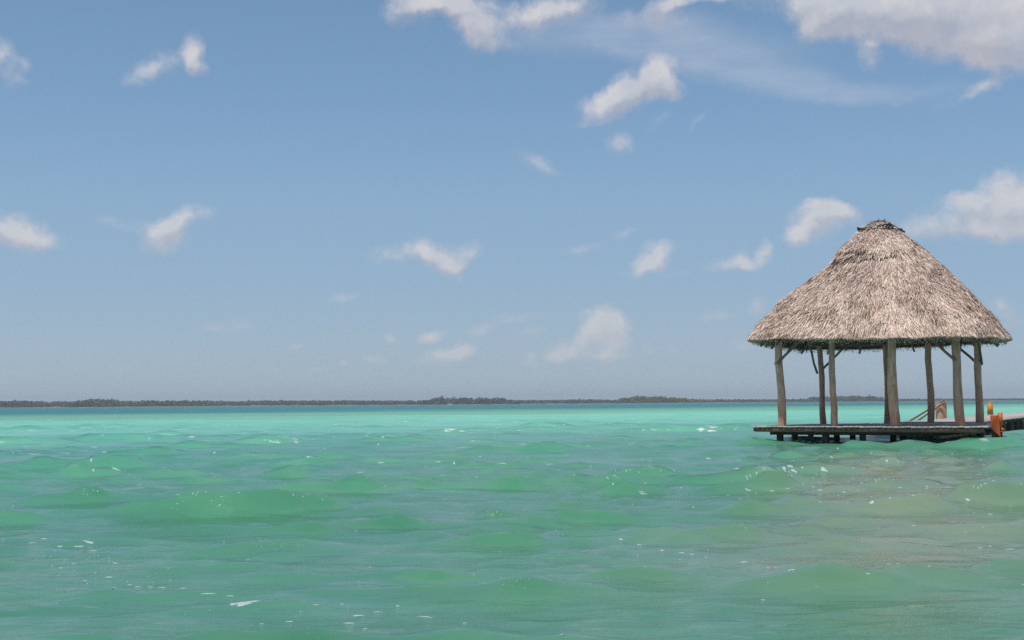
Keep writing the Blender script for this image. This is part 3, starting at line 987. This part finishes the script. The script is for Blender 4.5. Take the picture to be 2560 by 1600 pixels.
o = wood_mass('forest', -1100, 1300, 240, 480, 3.0, 3.9, 3400, 34, 1.4, M_forest, 3, False, 6)
tag(o, 'low hazy forest stretching along the whole far shore', 'forest', None, 'stuff')
o = wood_mass('shore_scrub', -950, 1250, 8, 45, .9, 2.0, 1700, 22, .9, M_scrub, 4, False, 4.0)
tag(o, 'brownish low scrub along the water line of the far shore', 'scrub', None, 'stuff')
TH_ = [(-418, -374, 10, 40, 3.5, 6.6, 90, 'olive mangrove thicket standing out at the left of the far shore', M_mangrove),
       (-500, -452, 10, 40, 2.5, 4.8, 50, 'dark mangrove thicket at the left end of the far shore', M_forest),
       (-98, 6, 10, 50, 3.4, 6.6, 170, 'tall dark wooded point behind the distant boat', M_forest),
       (108, 222, 10, 50, 3.2, 6.4, 170, 'long wooded point on the far shore left of the pavilion', M_mangrove),
       (335, 452, 10, 50, 3.2, 6.2, 170, 'wooded point on the far shore seen between the pavilion posts', M_forest),
       (-366, -300, 10, 40, 1.8, 3.8, 60, 'low dark mangrove strip right of the olive thicket', M_forest)]
for k, (x0, x1, o0, o1, h0, h1, n, lab, mt) in enumerate(TH_):
    o = wood_mass('mangrove_thicket', x0, x1, o0, o1, h0, h1, n, 60, .95, mt, 20 + k)
    tag(o, lab, 'mangrove thicket', 'mangrove thickets on the far shore', 'stuff')

# ------------------------------------------------------------------ distant boat
BX = -64.0
BY = shore_y(BX) - 18
bt = empty('tour_boat', (BX, BY, 0), math.radians(-8), 'tiny white boat with a reddish canopy in front of the far trees', 'boat')
m, t, b = new_mat('boat_white')
b.inputs['Base Color'].default_value = (.8, .8, .78, 1)
b.inputs['Roughness'].default_value = .4
M_bw = m
m, t, b = new_mat('boat_canopy')
b.inputs['Base Color'].default_value = (.42, .17, .11, 1)
b.inputs['Roughness'].default_value = .8
M_bc = m
MB().prism([(-2.6, -.5, -.15), (1.6, -.5, -.15), (2.7, 0, -.1), (1.6, .5, -.15), (-2.6, .5, -.15)], [(-2.7, -.85, .55), (1.8, -.85, .6), (3.4, 0, .85), (1.8, .85, .6), (-2.7, .85, .55)]).build('hull', M_bw, bt)
MB().prism([(-2.4, -.9, 1.85), (1.7, -.9, 1.85), (1.7, .9, 1.85), (-2.4, .9, 1.85)], [(-2.1, -.6, 2.15), (1.4, -.6, 2.15), (1.4, .6, 2.15), (-2.1, .6, 2.15)]).build('canopy', M_bc, bt)
for x in (-2.2, 1.5):
    for y in (-.75, .75):
        MB().tube([(x, y, .4), (x, y, 1.86)], .04, 6).build('canopy_post', M_bw, bt)
MB().box((-2.95, 0, .55), (.35, .4, .8)).build('outboard_motor', M_wet, bt)

# ------------------------------------------------------------------ foam flecks and painted glint dots on the near water
m, t, b = new_mat('foam')
n_ = t.noise(t.n('ShaderNodeNewGeometry').outputs['Position'], 90, 3, .6)
t.link(t.ramp(n_, [(.3, (.26, .38, .34)), (.62, (.52, .58, .56))]), b.inputs['Base Color'])
b.inputs['Roughness'].default_value = .7
bp = t.n('ShaderNodeBump')
bp.inputs['Distance'].default_value = .004
t.link(n_, bp.inputs['Height'])
t.link(bp.outputs[0], b.inputs['Normal'])
M_foam = m


def foam_patch(x, y, rx, ry, rot, mbv, mbq, seed, thick):
    r = random.Random(seed)
    n_ = 12
    ph = [r.uniform(0, 6.28) for _ in range(4)]
    ring = []
    for i in range(n_):
        a = 2 * math.pi * i / n_
        q_ = 1 + .22 * math.sin(2 * a + ph[0]) + .18 * math.sin(3 * a + ph[1]) + .12 * math.sin(5 * a + ph[2])
        px, py = rx * q_ * math.cos(a), ry * q_ * math.sin(a)
        ring.append((x + px * math.cos(rot) - py * math.sin(rot), y + px * math.sin(rot) + py * math.cos(rot)))
    pts = [(x, y)] + [((p[0] + x) / 2, (p[1] + y) / 2) for p in ring] + ring
    P = np.array(pts)
    z = drop(P[:, 0], P[:, 1])
    if z.max() - z.min() > 1.4 * max(rx, ry) + .01:
        return
    z[0] += thick
    z[1:n_ + 1] += thick * .8
    z[n_ + 1:] += .0005
    b0 = len(mbv)
    mbv += [(P[i, 0], P[i, 1], z[i]) for i in range(len(P))]
    for i in range(n_):
        j = (i + 1) % n_
        mbq.append((b0, b0 + 1 + i, b0 + 1 + j))
        mbq.append((b0 + 1 + i, b0 + 1 + n_ + i, b0 + 1 + n_ + j))
        mbq.append((b0 + 1 + i, b0 + 1 + n_ + j, b0 + 1 + j))


bpy.context.view_layer.update()


def ground(pxs, pys):
    """where on the wavy surface the given spots lie: first hit along each line of sight"""
    out = []
    for a, b_ in zip(pxs, pys):
        ok, loc, _n, _i = _w.ray_cast((0, 0, CAMH), (fw + rt * ((a - 1280) / F) + up * ((800 - b_) / F)).normalized())
        out.append((loc.x, loc.y) if ok else (0, 12))
    return out


def drop(xs_, ys_):
    z_ = []
    for a, b_ in zip(xs_, ys_):
        ok, loc, _n, _i = _w.ray_cast((a, b_, 3), (0, 0, -1))
        z_.append(loc.z if ok else SEA)
    return np.array(z_)


fv, fq = [], []
x, y = ground([618], [1506])[0]
rf = random.Random(12)
for k in range(34):
    f_ = rf.uniform(-1, 1)
    q_ = rf.uniform(.016, .034) * (1.1 - .5 * abs(f_))
    foam_patch(x + f_ * .085, y + .06 * f_ + rf.gauss(0, .035) * (1.1 - abs(f_)), q_, q_ * 1.5, rf.uniform(-.4, .5), fv, fq, 300 + k, rf.uniform(.002, .008))
o = link('foam_patch', mesh_np('foam_patch', fv, None, fq, True), None, M_foam)
tag(o, 'largest white foam patch floating on the near water, lower left', 'foam patch')
FLECK = [(895, 1539, 20, 8), (873, 1558, 20, 7), (1062, 1542, 26, 8), (724, 1554, 12, 6), (655, 1560, 7, 5), (912, 1572, 8, 4), (1162, 1558, 8, 5), (222, 1355, 20, 7), (234, 1377, 11, 5), (110, 1347, 14, 4), (150, 1366, 8, 4), (198, 1366, 14, 4), (80, 1357, 12, 4), (290, 1408, 12, 4), (272, 1443, 14, 5), (212, 1452, 7, 4), (286, 1470, 12, 5), (152, 1420, 7, 4), (184, 1410, 8, 4),
         (325, 1462, 10, 4), (345, 1467, 12, 3), (375, 1467, 10, 3), (405, 1469, 14, 4), (458, 1471, 12, 4), (520, 1484, 26, 3), (575, 1490, 14, 3), (790, 1512, 10, 3), (855, 1510, 8, 3), (994, 1515, 8, 6), (945, 1530, 14, 3),
         (1705, 1382, 9, 5), (1730, 1386, 8, 3), (1655, 1376, 8, 3), (1766, 1393, 6, 4), (1860, 1405, 11, 5), (1978, 1425, 11, 5), (1940, 1420, 5, 6), (1920, 1419, 6, 3), (1908, 1500, 9, 4), (1406, 1586, 9, 4), (1552, 1348, 7, 6), (1598, 1362, 8, 3), (1850, 1247, 6, 5), (2222, 1411, 8, 5), (2245, 1409, 6, 3), (2450, 1370, 10, 6), (2525, 1373, 20, 6), (2475, 1365, 6, 4), (2323, 1416, 5, 3), (2170, 1434, 6, 2),
         (1975, 1165, 8, 3), (2060, 1175, 10, 3), (1960, 1170, 6, 3), (1930, 1227, 7, 3), (1985, 1177, 9, 3), (1870, 1225, 8, 3), (1820, 1238, 6, 3), (2180, 1255, 8, 3), (2280, 1247, 6, 3), (2420, 1250, 7, 3), (2345, 1238, 6, 3), (2475, 1285, 8, 3), (2435, 1283, 6, 2), (2285, 1314, 6, 2), (2225, 1245, 5, 2), (2050, 1225, 8, 2), (2110, 1230, 6, 2)]
r = random.Random(5)
for _ in range(70):
    FLECK.append((r.uniform(0, 2560), 1090 + 480 * r.random() ** 1.6, r.uniform(1.8, 4.2), r.uniform(.9, 1.6)))
for _ in range(40):
    FLECK.append((r.gauss(230, 110), r.gauss(1415, 35), r.uniform(1.8, 4.2), r.uniform(.9, 1.6)))
for _ in range(55):
    FLECK.append((r.gauss(2150, 260), r.gauss(1190, 45), r.uniform(2.5, 6), r.uniform(.9, 1.5)))
# bubbles clustered on the steepest crests, their white dots standing in for sun glints
cand = np.argwhere((crest > np.quantile(crest[Y < 60], .985)) & (Y > 6.5) & (Y < 34) & (np.abs(X) < .37 * Y))
for q_ in r.sample(range(len(cand)), 26):
    i_, j_ = cand[q_]
    p_ = WV[i_, j_]
    for _ in range(r.randint(4, 13)):
        d_ = Vector((p_[0] + r.gauss(0, .010 * p_[1]), p_[1] + r.gauss(0, .06), p_[2] + r.gauss(-.03, .025))) - Vector((0, 0, CAMH))
        z_ = d_.dot(fw)
        FLECK.append((1280 + F * d_.dot(rt) / z_, 800 - F * d_.dot(up) / z_, r.uniform(.9, 2.0), r.uniform(.8, 1.5)))
fv, fq = [], []
FLECK = [f_ for f_ in FLECK if 1085 < f_[1] < 1640]
spots = ground([f_[0] for f_ in FLECK], [f_[1] for f_ in FLECK])
for k, (px, py, rx, ry) in enumerate(FLECK):
    x, y = spots[k]
    dep = y / F
    foam_patch(x, y, rx * dep * .72, max(ry * dep * y / CAMH * .13, rx * dep * .14), r.uniform(-.25, .35), fv, fq, k + 10, .003)
o = link('foam', mesh_np('foam', fv, None, fq, True), None, M_foam)
tag(o, 'small white foam flecks and painted glint dots scattered on the near water', 'foam', None, 'stuff')

# ------------------------------------------------------------------ haze
HAZE = 0.00027
hb = MB().prism([(-1600, -40, -3), (1600, -40, -3), (1600, 5200, -3), (-1600, 5200, -3)], [(-1600, -40, 24), (1600, -40, 24), (1600, 5200, 24), (-1600, 5200, 24)])
m = bpy.data.materials.new('haze_air')
m.use_nodes = True
m.node_tree.nodes.clear()
t = NT(m.node_tree)
pv = t.n('ShaderNodeVolumePrincipled')
pv.inputs['Color'].default_value = (.86, .92, 1.0, 1)
pv.inputs['Density'].default_value = HAZE
pv.inputs['Anisotropy'].default_value = .2
mo = t.n('ShaderNodeOutputMaterial')
t.link(pv.outputs[0], mo.inputs['Volume'])
o = hb.build('haze', m)
tag(o, 'thin pale haze over the lagoon', 'haze', None, 'stuff')
